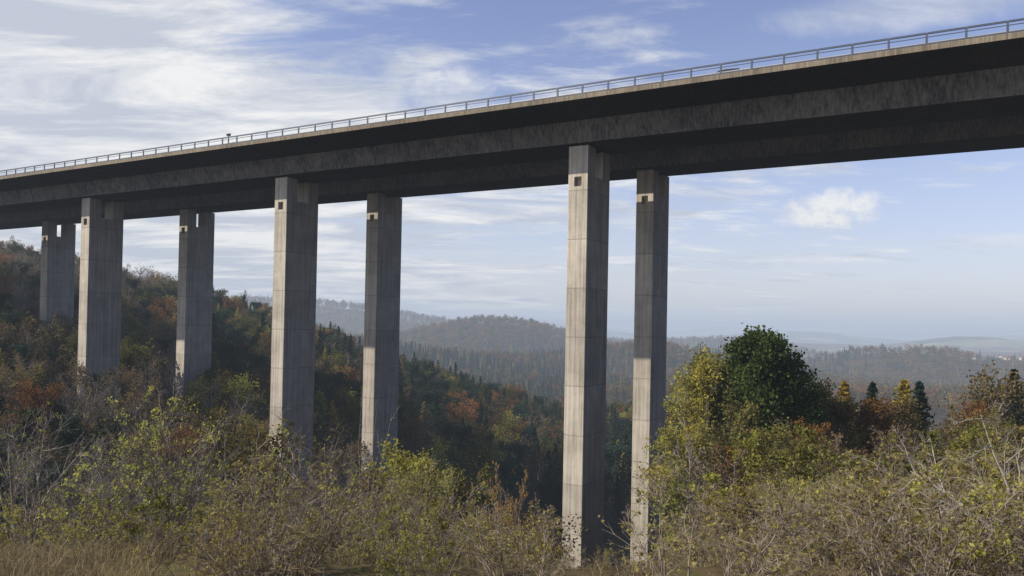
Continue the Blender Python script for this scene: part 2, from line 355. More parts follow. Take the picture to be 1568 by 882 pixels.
def scatter(name,P,idx,scl,rng):
    n=len(P)
    me=bpy.data.meshes.new(name); me.vertices.add(n); me.vertices.foreach_set('co',P.astype(np.float32).ravel())
    a=me.attributes.new('idx','INT','POINT'); a.data.foreach_set('value',idx.astype(np.int32))
    a=me.attributes.new('scl','FLOAT_VECTOR','POINT')
    sv=np.stack([scl*rng.uniform(.85,1.25,n),scl*rng.uniform(.85,1.25,n),scl],-1); a.data.foreach_set('vector',sv.astype(np.float32).ravel())
    rv=np.stack([rng.normal(size=n)*.04,rng.normal(size=n)*.04,rng.uniform(0,6.283,n)],-1)
    a=me.attributes.new('rot','FLOAT_VECTOR','POINT'); a.data.foreach_set('vector',rv.astype(np.float32).ravel())
    o=obj(name,me)
    ng=bpy.data.node_groups.new(name+'_nodes','GeometryNodeTree')
    ng.interface.new_socket('Geometry',in_out='INPUT',socket_type='NodeSocketGeometry')
    ng.interface.new_socket('Geometry',in_out='OUTPUT',socket_type='NodeSocketGeometry')
    N=ng.nodes; L=ng.links
    gi=N.new('NodeGroupInput'); go=N.new('NodeGroupOutput')
    ci=N.new('GeometryNodeCollectionInfo'); ci.inputs[0].default_value=protos; ci.inputs['Separate Children'].default_value=True; ci.inputs['Reset Children'].default_value=True
    ip=N.new('GeometryNodeInstanceOnPoints'); ip.inputs['Pick Instance'].default_value=True
    def na(nm,ty):
        x=N.new('GeometryNodeInputNamedAttribute'); x.data_type=ty; x.inputs[0].default_value=nm; return x.outputs[0]
    L.new(gi.outputs[0],ip.inputs['Points']); L.new(ci.outputs[0],ip.inputs['Instance'])
    L.new(na('idx','INT'),ip.inputs['Instance Index']); L.new(na('rot','FLOAT_VECTOR'),ip.inputs['Rotation']); L.new(na('scl','FLOAT_VECTOR'),ip.inputs['Scale'])
    L.new(ip.outputs[0],go.inputs[0])
    md=o.modifiers.new('scatter','NODES'); md.node_group=ng
    return o

# bridge frame
P0=np.array([7.5,78.2]); D=np.array([-.868,.4965]); PP=np.array([.4965,.868]); YAW=math.atan2(D[1],D[0])
def ts(x,y):
    rx=x-P0[0]; ry=y-P0[1]; return rx*D[0]+ry*D[1], rx*PP[0]+ry*PP[1]

def field(x0,x1,y0,y1,sp,rng):
    xs=np.arange(x0,x1,sp); ys=np.arange(y0,y1,sp); X,Y=np.meshgrid(xs,ys); X=X.ravel()+rng.uniform(-.45,.45,X.size)*sp; Y=Y.ravel()+rng.uniform(-.45,.45,Y.size)*sp
    return X,Y
def clear_bridge(X,Y,top):
    t,s=ts(X,Y); bad=(s>-10)&(s<26)&(top>17.2)
    tt=t/40.; near=(np.abs(tt-np.round(tt))*40<3.2)&((np.abs(s)<5)|(np.abs(s-16.1)<5))
    return ~(bad|near)
# canopy height limit by bearing (kept-clear view over the slope)
BR=(np.array([-200,0,120,190,260,420,600,700,740,825,845,960,1030,1045,1120,1135,1240,1260,1430,1568,1800])-784)/1200
EL=-(np.array([560,580,600,600,600,650,690,750,740,770,905,905,895,640,650,650,650,650,650,640,640])-np.interp(BR*1200+784,[0,1568],[486,513]))/1200

g=np.random.default_rng(42)
X,Y=field(-230,75,20,275,3.6,g)
t_,s_=ts(X,Y); keep=(np.abs(X/Y)<.9)&(s_<22); X,Y=X[keep],Y[keep]; Z=terrain(X,Y)
b=X/Y; lim=np.interp(b,BR,EL)*Y
n=len(X); v=wav(X,Y,35,77)+g.normal(size=n)*.5
idx=np.select([v<-.6,v<-.1,v<.15,v<.5,v<.8],[0,6,9,8,2],1); idx=np.where((g.uniform(size=n)<.09),7,idx)
idx=np.where((b<-.42)&(Y>60)&(g.uniform(size=n)<.22),4,idx)
Hh=np.where(Y<55,g.uniform(1.8,5,n),g.uniform(5,10.5,n))
dens=g.uniform(size=n)<np.where(Y<60,.95,.66)
t_,s_=ts(X,Y)
lim=np.where(t_>60,1e3,lim)
Hh=np.minimum(Hh,lim-Z); Hh=np.where(Hh<.7,np.where(Z<lim+.3,.7,0),Hh)
idx=np.where(Hh<3.2,np.where(g.uniform(size=n)<.18,12,9),idx)
ok=(Hh>0)&dens&clear_bridge(X,Y,Z+Hh)
scatter('valley_shrubs_and_trees',np.stack([X,Y,Z-.1],-1)[ok],idx[ok],(Hh/NH[idx])[ok],g)

# low thicket at the meadow edge
X,Y=field(-18,18,7.9,24,1.05,g); keep=(np.abs(X/Y)<.8); X,Y=X[keep],Y[keep]; Z=terrain(X,Y); n=len(X)
keep=~((X/Y<-.50)&(Y<10.5)); X,Y,Z=X[keep],Y[keep],Z[keep]; n=len(X)
lim=np.interp(X/Y,BR,EL)*Y; Hh=np.minimum(g.uniform(.4,1.4,n),np.maximum(lim-Z,.3)); v=wav(X,Y,6,19)+g.normal(size=n)*.4
scatter('meadow_edge_thicket',np.stack([X,Y,Z-.05],-1),np.where(v<.25,10,11),Hh/1.6,g)

# left hillside forest
X,Y=field(-330,110,128,420,5.0,g); keep=(X/Y>-.9)&(X/Y<.5); X,Y=X[keep],Y[keep]; t,s=ts(X,Y); keep=s>21; X,Y=X[keep],Y[keep]; Z=terrain(X,Y); n=len(X)
b=X/Y
v=wav(X,Y,60,5)+g.normal(size=n)*.4
con=(b>-.42)&(v<.22)
u=g.uniform(size=n)
left=np.select([u<.32,u<.44,u<.70,u<.76,u<.90],[0,8,6,1,4],2)
right=np.select([u<.10,u<.36,u<.74,u<.90],[8,1,6,2],4)
idx=np.where(con,np.where(u<.45,3,np.where(u<.90,4,2)),np.where(b<-.40,left,right))
idx=np.where((g.uniform(size=n)<.18)&(b>-.44),np.where(u<.65,5,7),idx)
Hh=np.where(idx==3,g.uniform(9,15,n),g.uniform(8,13,n)); Hh=np.where(idx==5,g.uniform(8,12,n),Hh)
ok=clear_bridge(X,Y,Z+Hh)
scatter('hillside_forest',np.stack([X,Y,Z-.3],-1)[ok],idx[ok],(Hh/NH[idx])[ok],g)

# farther hills
VX,VY=905.,1480.
def far(name,x0,x1,y0,y1,sp,h0,h1,pc,seed,mask=None):
    g=np.random.default_rng(seed); X,Y=field(x0,x1,y0,y1,sp,g); k=(np.abs(X/Y)<.8)&(np.hypot((X-VX)/90,(Y-VY+60)/150)>1); X,Y=X[k],Y[k]
    v=wav(X,Y,(y0+y1)*.12,seed)+g.normal(size=len(X))*.25
    if mask is not None:
        k=v>mask; X,Y,v=X[k],Y[k],v[k]
    v=wav(X+500,Y,(y0+y1)*.16,seed+1)+g.normal(size=len(X))*.3
    n=len(X); u=g.uniform(size=n)
    idx=np.where(v<pc,16,np.select([u<.45,u<.82],[13,15],14)); idx=np.where(g.uniform(size=n)<.07,17,idx)
    Z=terrain(X,Y); Hh=g.uniform(h0,h1,n)
    scatter(name,np.stack([X,Y,Z-.5],-1),idx,Hh/NH[idx],g)
far('plantation_hill_forest',-420,420,560,1250,10.5,11,17,.4,31)
far('wooded_hill_forest',-420,420,1250,1900,14,14,22,-.7,32)
far('far_ridge_forest',-1900,900,2150,2800,23,18,30,-.4,33)
far('valley_woods',150,1400,380,1800,14,11,18,.0,34,-.35)

# ------------------------------------------------------------------ individually placed trees on the right spur
def place(name,me,x,y,rot=0,dz=0): 
    o=obj(name,me,loc=(x,y,float(terrain(x,y))+dz)); o.rotation_euler=(0,0,rot); return o
def bl(name,x,y,top,seed,bark,leaf,**kw):
    H=top-float(terrain(x,y)); return place(name,broadleaf(name,H*1.03,seed,bark,leaf,**kw),x,y,seed)
def cf(name,x,y,top,seed,leaf,**kw):
    H=top-float(terrain(x,y)); return place(name,conifer(name,H,seed,bk_brown,leaf,**kw),x,y,seed)
bl('linden_tree',20.9,62,-.3,51,bk_brown,lf_green,crown=.27,base=.08,nl=22,ls=.29,limbs=52,jit=.33,ang=58)
bl('birch_tree',16.4,66,-2.1,52,bk_grey,lf_yelgr,crown=.25,base=.12,nl=12,ls=.24,limbs=36,jit=.32,leafprob=.9)
bl('birch_tree',18.2,68,-2.3,53,bk_grey,lf_olive,crown=.22,base=.12,nl=12,ls=.24,limbs=30,jit=.30)
bl('birch_tree',14.9,67,-4.0,54,bk_grey,lf_yelgr,crown=.17,base=.15,nl=9,ls=.22,limbs=26,jit=.27,leafprob=.8)
bl('birch_tree',16.8,60,-5.6,72,bk_grey,lf_olive,crown=.28,base=.1,nl=9,ls=.24,limbs=26,jit=.3)
bl('maple_tree',24.6,64,-4.8,55,bk_brown,lf_olive,crown=.34,base=.12,nl=9,ls=.24,limbs=22)
bl('maple_tree',26.4,66,-5.4,56,bk_brown,lf_brown,crown=.34,base=.12,nl=8,ls=.24,limbs=22)
bl('beech_tree',29.0,63,-6.2,57,bk_grey,lf_rust,crown=.36,base=.12,nl=7,ls=.24,limbs=20,leafprob=.85)
cf('larch_tree',30.6,72,-4.6,58,lf_larch,W=.26,droop=0.02,dens=12)
cf('larch_tree',36.6,73,-4.4,59,lf_larch,W=.30,droop=0.02,dens=12)
cf('spruce_tree',34.6,75,-4.9,60,lf_con,W=.26,dens=14)
cf('spruce_tree',38.6,74,-4.6,61,lf_con,W=.28,dens=14)
cf('spruce_tree',47.5,74,-3.3,66,lf_con,W=.28,dens=14)
bl('beech_tree',33.0,66,-6.4,62,bk_grey,lf_brown,crown=.36,base=.12,nl=7,ls=.24,limbs=20,leafprob=.85)
bl('beech_tree',37.0,63,-6.2,63,bk_grey,lf_rust,crown=.4,base=.1,nl=6,ls=.24,limbs=20,leafprob=.8)
bl('oak_tree',42.0,68,-4.8,64,bk_grey,lf_brown,crown=.42,base=.1,nl=7,ls=.26,limbs=22,leafprob=.85)
bl('oak_tree',30.5,52,-7.6,73,bk_grey,lf_olive,crown=.40,base=.1,nl=6,ls=.22,limbs=20,leafprob=.8)
bl('oak_tree',22.4,50,-8.4,74,bk_grey,lf_brown,crown=.42,base=.1,nl=5,ls=.22,limbs=20,leafprob=.7)
bl('cherry_tree',14.4,50,-8.0,65,bk_brown,lf_orange,crown=.30,base=.12,nl=9,ls=.2,limbs=18,leafprob=.9)
bl('birch_sapling',-5.6,42,-6.9,67,bk_brown,lf_yelgr,crown=.30,base=.3,nl=9,ls=.17,limbs=20,jit=.22)
bl('birch_sapling',-7.4,44,-6.9,68,bk_brown,lf_yelgr,crown=.26,base=.3,nl=8,ls=.17,limbs=18,jit=.2,leafprob=.9)
bl('birch_sapling',-2.4,43,-8.4,69,bk_brown,lf_olive,crown=.28,base=.3,nl=6,ls=.17,limbs=16,jit=.2)
bl('birch_sapling',-15.5,44,-4.6,70,bk_brown,lf_olive,crown=.24,base=.3,nl=5,ls=.18,limbs=16,jit=.2)
bl('bare_ash_tree',7.0,30,-4.3,71,bk_grey,lf_olive,crown=.20,base=.2,nl=1,ls=.08,limbs=20,jit=.05,ang=34,up=.16,leafprob=.4,twk=7)

# ------------------------------------------------------------------ foreground bushes
def bs(name,x,y,top,W,seed,bark,leaf,**kw):
    H=top-float(terrain(x,y)); return place(name,bush(name,H,W,seed,bark,leaf,**kw),x,y,seed*1.7)
bs('hawthorn_bush',-9.7,16,-1.9,4.6,81,bk_grey,lf_bushg,leafprob=.22,nl=3,stems=15,ls=.06,k=(9,8,4))
bs('blackthorn_bush',-6.5,14.6,-1.45,3.7,82,bk_twig,lf_bushg,leafprob=.5,nl=3,stems=14,ls=.062,k=(9,7,4))
bs('blackthorn_bush',-4.1,15.5,-1.9,4.4,83,bk_twig,lf_bush,leafprob=.25,nl=3,stems=18,ls=.055,k=(9,8,4))
bs('dog_rose_bush',-2.4,14.8,-2.6,3.2,84,bk_twig,lf_bush,leafprob=.28,nl=3,stems=14,ls=.055)
bs('dog_rose_bush',-5.6,12.4,-2.6,2.8,99,bk_twig,lf_bush,leafprob=.5,nl=3,stems=14,ls=.055)
bs('blackthorn_bush',-3.3,11.8,-2.9,2.8,102,bk_twig,lf_drab,leafprob=.3,nl=2,stems=14,ls=.05)
bs('hazel_bush',-8.2,19,-2.5,4.5,85,bk_grey,lf_bushg,leafprob=.3,nl=3,stems=12,ls=.07)
bs('young_birch',-3.15,16.5,-1.35,1.3,101,bk_pale,lf_bush,leafprob=.1,nl=1,stems=4,ls=.05,spread=12,k=(6,4,2),thin=.45,lr=(.3,.4,.4))
bs('spindle_bush',.05,21,-3.75,2.4,86,bk_twig,lf_tan,leafprob=.7,nl=5,stems=13,ls=.07)
bs('spindle_bush',-.9,19.5,-4.7,2.2,87,bk_twig,lf_bush,leafprob=.6,nl=4,stems=11,ls=.06)
bs('dog_rose_bush',4.6,12.0,-2.25,3.2,88,bk_twig,lf_bush,leafprob=.5,nl=3,stems=15,ls=.055)
bs('dog_rose_bush',6.3,11.5,-1.9,3.6,89,bk_twig,lf_bush,leafprob=.65,nl=3,stems=15,ls=.055,bend=-.02)
bs('blackthorn_bush',8.0,13.0,-1.6,3.6,90,bk_twig,lf_drab,leafprob=.45,nl=3,stems=15,ls=.05)
bs('bramble_bush',7.7,10.2,-.85,4.8,91,bk_pale,lf_tan,leafprob=.12,nl=1,stems=12,ls=.04,bend=-.07,spread=55,k=(8,5,3),lr=(.6,.5,.4),thin=1.3)
bs('dog_rose_bush',3.1,10.4,-2.65,2.0,92,bk_twig,lf_drab,leafprob=.3,nl=2,stems=12,ls=.045)
bs('hazel_bush',5.9,18,-3.3,3.4,95,bk_twig,lf_bush,leafprob=.6,nl=3,stems=12,ls=.07)
bs('hazel_bush',9.6,19,-2.9,4.4,96,bk_twig,lf_drab,leafprob=.6,nl=3,stems=12,ls=.07)
bs('hazel_bush',12.5,26,-4.3,5.0,97,bk_twig,lf_olive,leafprob=.7,nl=4,stems=12,ls=.08)
bs('hazel_bush',9.6,28,-5.4,4.6,98,bk_twig,lf_drab,leafprob=.6,nl=4,stems=12,ls=.08)

# ------------------------------------------------------------------ dry grass
def grass():
    g=np.random.default_rng(5); n=34000
    X=g.uniform(-9.5,9,n); Y=g.uniform(5,12,n); k=(np.abs(X/Y)<.8)&(wav(X,Y,2.2,9)+g.normal(size=n)*.4>np.where(X/Y<-.44,-.8,.7)); X,Y=X[k],Y[k]; n=len(X)
    Z=terrain(X,Y); h=g.uniform(.10,.32,n); a=g.uniform(0,6.28,n); w=.005
    ln=np.stack([g.normal(size=n)*.4,g.normal(size=n)*.4,np.ones(n)],-1); side=np.stack([np.cos(a),np.sin(a),np.zeros(n)],-1)*w
    B=np.stack([X,Y,Z-.02],-1); M=B+ln*(h*.6)[:,None]*np.array([.6,.6,1]); T=B+ln*h[:,None]*np.array([1.3,1.3,1])
    V=np.stack([B-side,B+side,M+side*.8,M-side*.8,T+side*.15,T-side*.15],1).reshape(-1,3)
    b=(np.arange(n)*6)[:,None]; Q=np.concatenate([b+np.array([[0,1,2,3]]),b+np.array([[3,2,4,5]])],0)
    m=leaf_mat('dry_grass_blades',(.24,.18,.09),(.40,.32,.18),(.50,.42,.26),.3)
    obj('dry_grass',np_mesh('dry_grass',V,Q,[m],rnd=g.uniform(size=len(Q))))
grass()

# ------------------------------------------------------------------ viaduct
viaduct=empty('viaduct_bridge',(P0[0],P0[1],0)); viaduct.rotation_euler=(0,0,YAW)
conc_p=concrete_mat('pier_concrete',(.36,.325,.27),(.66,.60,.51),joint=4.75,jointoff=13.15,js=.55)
conc_shade=concrete_mat('pier_concrete_shaded',(.15,.14,.13),(.30,.28,.255),joint=4.75,jointoff=13.15,js=.5)  # broad pier faces: same concrete, their shade painted in as a darker colour
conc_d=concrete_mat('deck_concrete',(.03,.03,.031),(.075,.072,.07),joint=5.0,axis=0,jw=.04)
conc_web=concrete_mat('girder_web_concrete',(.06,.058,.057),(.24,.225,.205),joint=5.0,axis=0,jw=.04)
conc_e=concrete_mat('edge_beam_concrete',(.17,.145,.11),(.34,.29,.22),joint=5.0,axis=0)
asph=plain_mat('asphalt',(.05,.05,.052),.9)
steel=plain_mat('railing_steel',(.09,.11,.16),.5,.2)
galv=plain_mat('galvanised_steel',(.55,.56,.58),.45,.4)
rubber=plain_mat('bearing_dark',(.03,.03,.03),.8)

def voxel(name,xs,ys,zs,solid,mats,parent,loc=(0,0,0)):
    nx,ny,nz=len(xs)-1,len(ys)-1,len(zs)-1
    S=np.zeros((nx+2,ny+2,nz+2),bool)
    for i in range(nx):
        for j in range(ny):
            for k in range(nz): S[i+1,j+1,k+1]=solid((xs[i]+xs[i+1])/2,(ys[j]+ys[j+1])/2,(zs[k]+zs[k+1])/2)
    vid={};V=[];Q=[];M=[]
    def v(i,j,k):
        if (i,j,k) not in vid: vid[(i,j,k)]=len(V); V.append((xs[i],ys[j],zs[k]))
        return vid[(i,j,k)]
    for i in range(nx):
        for j in range(ny):
            for k in range(nz):
                if not S[i+1,j+1,k+1]: continue
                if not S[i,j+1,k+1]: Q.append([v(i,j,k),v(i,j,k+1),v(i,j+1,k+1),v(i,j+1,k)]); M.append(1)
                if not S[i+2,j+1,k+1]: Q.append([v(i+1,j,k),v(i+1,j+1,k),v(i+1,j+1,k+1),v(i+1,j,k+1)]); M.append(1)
                if not S[i+1,j,k+1]: Q.append([v(i,j,k),v(i+1,j,k),v(i+1,j,k+1),v(i,j,k+1)]); M.append(0)
                if not S[i+1,j+2,k+1]: Q.append([v(i,j+1,k),v(i,j+1,k+1),v(i+1,j+1,k+1),v(i+1,j+1,k)]); M.append(0)
                if not S[i+1,j+1,k]: Q.append([v(i,j,k),v(i,j+1,k),v(i+1,j+1,k),v(i+1,j,k)]); M.append(0)
                if not S[i+1,j+1,k+2]: Q.append([v(i,j,k+1),v(i+1,j,k+1),v(i+1,j+1,k+1),v(i,j+1,k+1)]); M.append(0)
    me=np_mesh(name,V,Q,mats,M); o=obj(name,me,parent,loc=loc); return o

def box(A,x0,x1,y0,y1,z0,z1,m=0):
    V=np.array([(x,y,z) for x in (x0,x1) for y in (y0,y1) for z in (z0,z1)],float)
    Q=np.array([[0,1,3,2],[4,6,7,5],[0,4,5,1],[2,3,7,6],[0,2,6,4],[1,5,7,3]]); A.add(V,Q,m)

ZS_N,ZS_F=17.72,18.25
def pier(name,t,s,zs):
    x,y=P0+D*t+PP*s; zb=float(terrain(x,y))-3
    zt=zs-.18; hw=2.7; ha=1.05
    def solid(a,yy,z):
        if z>zt-2.75 and abs(yy)<.95: return False
        if abs(a)<.36 and yy>hw-.6 and zt-3.95<z<zt-3.05: return False
        return True
    o=voxel(name,[-ha,-.36,.36,ha],[-hw,-.95,.95,hw-.6,hw],[zb,zt-3.95,zt-3.05,zt-2.75,zt],solid,[conc_p,conc_shade],viaduct,(t,-s,0))
    bv=o.modifiers.new('edge','BEVEL'); bv.width=.05; bv.segments=1; bv.limit_method='ANGLE'; bv.angle_limit=.6
    A=Acc()
    for yy in (-1.8,1.8): box(A,-.5,.5,yy-.45,yy+.45,zt-.01,zs+.01)
    obj(name+'_bearings',A.mesh('b',[rubber]),viaduct,loc=(t,-s,0))
for n_ in range(-2,5):
    pier('near_pier_%d'%(n_+3),40*n_,0,ZS_N)
    pier('far_pier_%d'%(n_+3),40*n_-.9,16.1,ZS_F)

def deck(name,s0,zs,dz):
    T=np.arange(-130,246,5.0)
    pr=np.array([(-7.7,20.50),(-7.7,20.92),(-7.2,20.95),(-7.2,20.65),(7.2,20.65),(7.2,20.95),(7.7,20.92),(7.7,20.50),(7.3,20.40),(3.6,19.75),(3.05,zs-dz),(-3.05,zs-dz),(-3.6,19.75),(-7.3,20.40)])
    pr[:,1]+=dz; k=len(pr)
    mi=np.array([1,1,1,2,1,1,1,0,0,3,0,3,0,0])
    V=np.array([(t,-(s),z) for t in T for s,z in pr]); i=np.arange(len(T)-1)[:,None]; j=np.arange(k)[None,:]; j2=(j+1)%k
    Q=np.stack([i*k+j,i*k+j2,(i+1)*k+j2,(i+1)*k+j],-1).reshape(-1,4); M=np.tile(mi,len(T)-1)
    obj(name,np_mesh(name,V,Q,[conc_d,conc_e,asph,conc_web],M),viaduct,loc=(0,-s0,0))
deck('near_deck',0,ZS_N,0.0); deck('far_deck',16.1,ZS_F,.5)

def railing(name,y,z0,t0=-130,t1=245):
    A=Acc()
    for t in np.arange(t0,t1,2.5): box(A,t-.075,t+.075,y-.05,y+.05,z0,z0+.95)
    for t in np.arange(t0,t1-2.5,2.5):
        box(A,t+.075,t+2.425,y-.05,y+.05,z0+.83,z0+.97)
        box(A,t+.075,t+2.425,y-.03,y+.03,z0+.10,z0+.18)
        box(A,t+.075,t+2.425,y-.02,y+.02,z0+.60,z0+.66)
    obj(name,A.mesh(name,[steel]),viaduct)
railing('railing_outer',7.45,20.93); railing('railing_far_outer',-16.1-7.45,21.43)
def guard(name,y,z0):
    A=Acc(); T0,T1=-130,245
    for t in np.arange(T0,T1,4.0): box(A,t-.05,t+.05,y-.04,y+.04,z0,z0+.62)
    for (za,zb,yo) in ((.42,.52,.07),(.52,.62,.11),(.62,.74,.07)):
        box(A,T0,T1,y+.045+yo-.03,y+.045+yo,z0+za,z0+zb-.003)
    obj(name,A.mesh(name,[galv]),viaduct)
guard('guard_rail',6.7,20.65); guard('guard_rail_inner',-6.7,20.65)
A=Acc()
for yy in (5.9,2.2,-1.5,-5.2):
    if yy in (5.9,-5.2): box(A,-130,245,yy-.08,yy+.08,20.654,20.660)
    else:
        for t in np.arange(-130,240,18): box(A,t,t+6,yy-.07,yy+.07,20.654,20.660)
obj('lane_markings',A.mesh('lane_markings',[plain_mat('road_paint',(.75,.75,.73))]),viaduct)

def on_deck(t,s): 
    x,y=P0+D*t+PP*s; return float(x),float(y)
x,y=on_deck(44.3,-7.15)
cam_e=empty('traffic_camera',(x,y,20.95)); cam_e.rotation_euler=(0,0,YAW)
A=Acc(); box(A,-.05,.05,-.05,.05,0,1.15); obj('pole',A.mesh('pole',[steel]),cam_e)
A=Acc(); box(A,-.26,.22,-.11,.11,1.153,1.36); box(A,.223,.30,-.08,.08,1.18,1.33); box(A,-.30,.34,-.14,.14,1.363,1.39); obj('housing',A.mesh('housing',[rubber]),cam_e)

# ------------------------------------------------------------------ car on the deck
def car(t,s):
    x,y=on_deck(t,s); e=empty('car',(x,y,20.66)); e.rotation_euler=(0,0,YAW)
    paint=plain_mat('car_paint',(.12,.125,.13),.3,.3); glass=plain_mat('car_glass',(.03,.035,.04),.08); tyre=plain_mat('tyre',(.02,.02,.02),.9); lamp=plain_mat('lamp_glass',(.6,.1,.05),.2)
    st=[(-2.2,.70,.72,.35,.78),(-2.05,.84,.84,.22,.90),(-1.2,.88,.89,.20,.95),(0,.88,.90,.20,.95),(1.0,.88,.88,.20,.92),(1.8,.84,.82,.22,.78),(2.15,.68,.66,.34,.62)]
    V=[];Q=[]
    for (a,w,wb,zl,zb) in st: V+=[(a,-w,zl),(a,-wb,(zl+zb)/2+.08),(a,-wb*.94,zb),(a,wb*.94,zb),(a,wb,(zl+zb)/2+.08),(a,w,zl)]
    for i in range(len(st)-1):
        for j in range(6): Q.append([i*6+j,i*6+(j+1)%6,(i+1)*6+(j+1)%6,(i+1)*6+j])
    for b in (0,(len(st)-1)*6): Q+= [[b,b+1,b+4,b+5],[b+1,b+2,b+3,b+4]]
    o=obj('body',np_mesh('body',V,Q,[paint],smooth=True),e); bm=o.modifiers.new('b','BEVEL'); bm.width=.05; bm.segments=3
    st=[(-1.95,.74,.92),(-1.35,.60,1.44),(-.3,.62,1.50),(.35,.60,1.46),(1.15,.76,.93)]
    V=[];Q=[]
    for i,(a,w,z) in enumerate(st): V+=[(a,-w,z),(a,w,z)]
    V+=[(-1.95,-.78,.90),(-1.95,.78,.90),(1.15,-.78,.90),(1.15,.78,.90)]
    Q=[[0,1,3,2],[2,3,5,4],[4,5,7,6],[6,7,9,8],[0,2,4,6],[0,6,8,12],[1,7,5,3],[1,13,9,7],[0,1,11,10],[8,12,13,9]]
    M=[1,0,0,1,1,1,1,1,1,1]
    obj('cabin',np_mesh('cabin',V,Q,[paint,glass],M),e)
    A=Acc()
    for wx in (-1.35,1.35):
        for wy in (-.8,.8):
            a=np.linspace(0,2*math.pi,20,endpoint=False)
            ring=[(wx+r*np.cos(a),np.full(20,wy+dy),.32+r*np.sin(a)) for r,dy in ((.05,-.11),(.30,-.11),(.33,-.07),(.33,.07),(.30,.11),(.05,.11))]
            VV=np.concatenate([np.stack(q,-1) for q in ring]); i=np.arange(5)[:,None]; j=np.arange(20)[None,:]; j2=(j+1)%20
            A.add(VV,np.stack([i*20+j,i*20+j2,(i+1)*20+j2,(i+1)*20+j],-1).reshape(-1,4),0)
    obj('wheels',A.mesh('wheels',[tyre]),e)
    A=Acc(); box(A,-2.13,-2.06,-.72,-.5,.66,.78); box(A,-2.13,-2.06,.5,.72,.66,.78); box(A,1.98,2.04,-.7,-.48,.58,.68); box(A,1.98,2.04,.48,.7,.58,.68); obj('lamps',A.mesh('lamps',[lamp]),e)
car(-14.5,-4.4)

# ------------------------------------------------------------------ village far across the valley
wallm=plain_mat('house_render_wall',(.72,.70,.66),.8); roofm=plain_mat('house_roof_tile',(.16,.09,.07),.8); winm=plain_mat('house_window',(.04,.05,.06),.2)
gv=np.random.default_rng(3)
for i in range(7):
    x=VX-70+i*24+gv.uniform(-6,6); y=VY+gv.uniform(-45,35); z=float(terrain(x,y)); w,l,h=gv.uniform(8,10),gv.uniform(11,16),gv.uniform(5,6.5)
    e=empty('village_house',(x,y,z-.3)); e.rotation_euler=(0,0,gv.uniform(0,3.1))
    A=Acc(); box(A,-l/2,l/2,-w/2,w/2,0,h)
    A.add(np.array([(-l/2,-w/2,h),(-l/2,w/2,h),(-l/2,0,h+w*.42),(-l/2,0,h+w*.42-.01)]),np.array([[0,1,2,3]]),0); A.add(np.array([(l/2,-w/2,h),(l/2,w/2,h),(l/2,0,h+w*.42),(l/2,0,h+w*.42-.01)]),np.array([[0,1,2,3]]),0)
    obj('walls',A.mesh('walls',[wallm]),e)
    A=Acc(); o_=.5; hh=h+w*.42+.1
    for sg in (-1,1):
        V=np.array([(-l/2-o_,sg*(w/2+o_),h-.35),(l/2+o_,sg*(w/2+o_),h-.35),(l/2+o_,0,hh),(-l/2-o_,0,hh),(-l/2-o_,sg*(w/2+o_),h-.1),(l/2+o_,sg*(w/2+o_),h-.1),(l/2+o_,0,hh+.25),(-l/2-o_,0,hh+.25)])
        A.add(V,np.array([[0,1,2,3],[4,5,6,7],[0,1,5,4],[0,3,7,4],[1,2,6,5]]),0)
    box(A,l*.2,l*.2+.8,.5,1.3,h+.5,hh+1); obj('roof',A.mesh('roof',[roofm]),e)
    A=Acc()
    for k_ in range(4):
        for zz in (1.0,3.7):
            xx=-l/2+l*(k_+.5)/4
            for sg in (-1,1): box(A,xx-.5,xx+.5,sg*w/2-.04,sg*w/2+.04,zz,zz+1.2)
    obj('windows',A.mesh('windows',[winm]),e)

# ------------------------------------------------------------------ haze (absorbing and glowing air layer in the valleys)
A=Acc(); box(A,-14000,14000,-900,16500,-260,120)
m,nt,N,L=mat_new('haze_air'); out=N.new('ShaderNodeOutputMaterial')
DEN=.00027
va=N.new('ShaderNodeVolumeAbsorption'); va.inputs['Color'].default_value=(0,0,0,1); va.inputs['Density'].default_value=DEN
ve=N.new('ShaderNodeEmission'); ve.inputs[0].default_value=(.47,.54,.66,1); ve.inputs[1].default_value=DEN
ad=N.new('ShaderNodeAddShader'); L.new(va.outputs[0],ad.inputs[0]); L.new(ve.outputs[0],ad.inputs[1]); L.new(ad.outputs[0],out.inputs['Volume'])
obj('haze',A.mesh('haze',[m]))

# ------------------------------------------------------------------ light
ELV=rad(35)
sd=Vector((-.99*math.cos(ELV),-.14*math.cos(ELV),math.sin(ELV))).normalized()
sun=bpy.data.lights.new('sun','SUN'); sun.energy=5.0; sun.angle=rad(.5); sun.color=(1,.90,.75)
so=bpy.data.objects.new('sun',sun); so.rotation_euler=sd.to_track_quat('Z','Y').to_euler(); link(so)

w=bpy.data.worlds.new('World'); scene.world=w; w.use_nodes=True
N=w.node_tree.nodes; L=w.node_tree.links; N.clear()
out=N.new('ShaderNodeOutputWorld'); bg=N.new('ShaderNodeBackground'); bg.inputs[1].default_value=.145
sky=N.new('ShaderNodeTexSky'); sky.sky_type='NISHITA'; sky.sun_disc=False; sky.sun_elevation=ELV; sky.sun_rotation=rad(262)
sky.air_density=1.0; sky.dust_density=.8; sky.ozone_density=3.0; sky.altitude=300
tc=N.new('ShaderNodeTexCoord'); sp=N.new('ShaderNodeSeparateXYZ'); L.new(tc.outputs['Generated'],sp.inputs[0])
def mth(op,a,b=None,c=None):
    n=N.new('ShaderNodeMath'); n.operation=op
    for i,v in enumerate((a,b,c)):
        if v is None: continue
        if isinstance(v,(int,float)): n.inputs[i].default_value=v
        else: L.new(v,n.inputs[i])
    return n.outputs[0]
zc=mth('ADD',mth('MAXIMUM',sp.outputs[2],0),.14)
cx=mth('DIVIDE',sp.outputs[0],zc); cy=mth('DIVIDE',sp.outputs[1],zc)
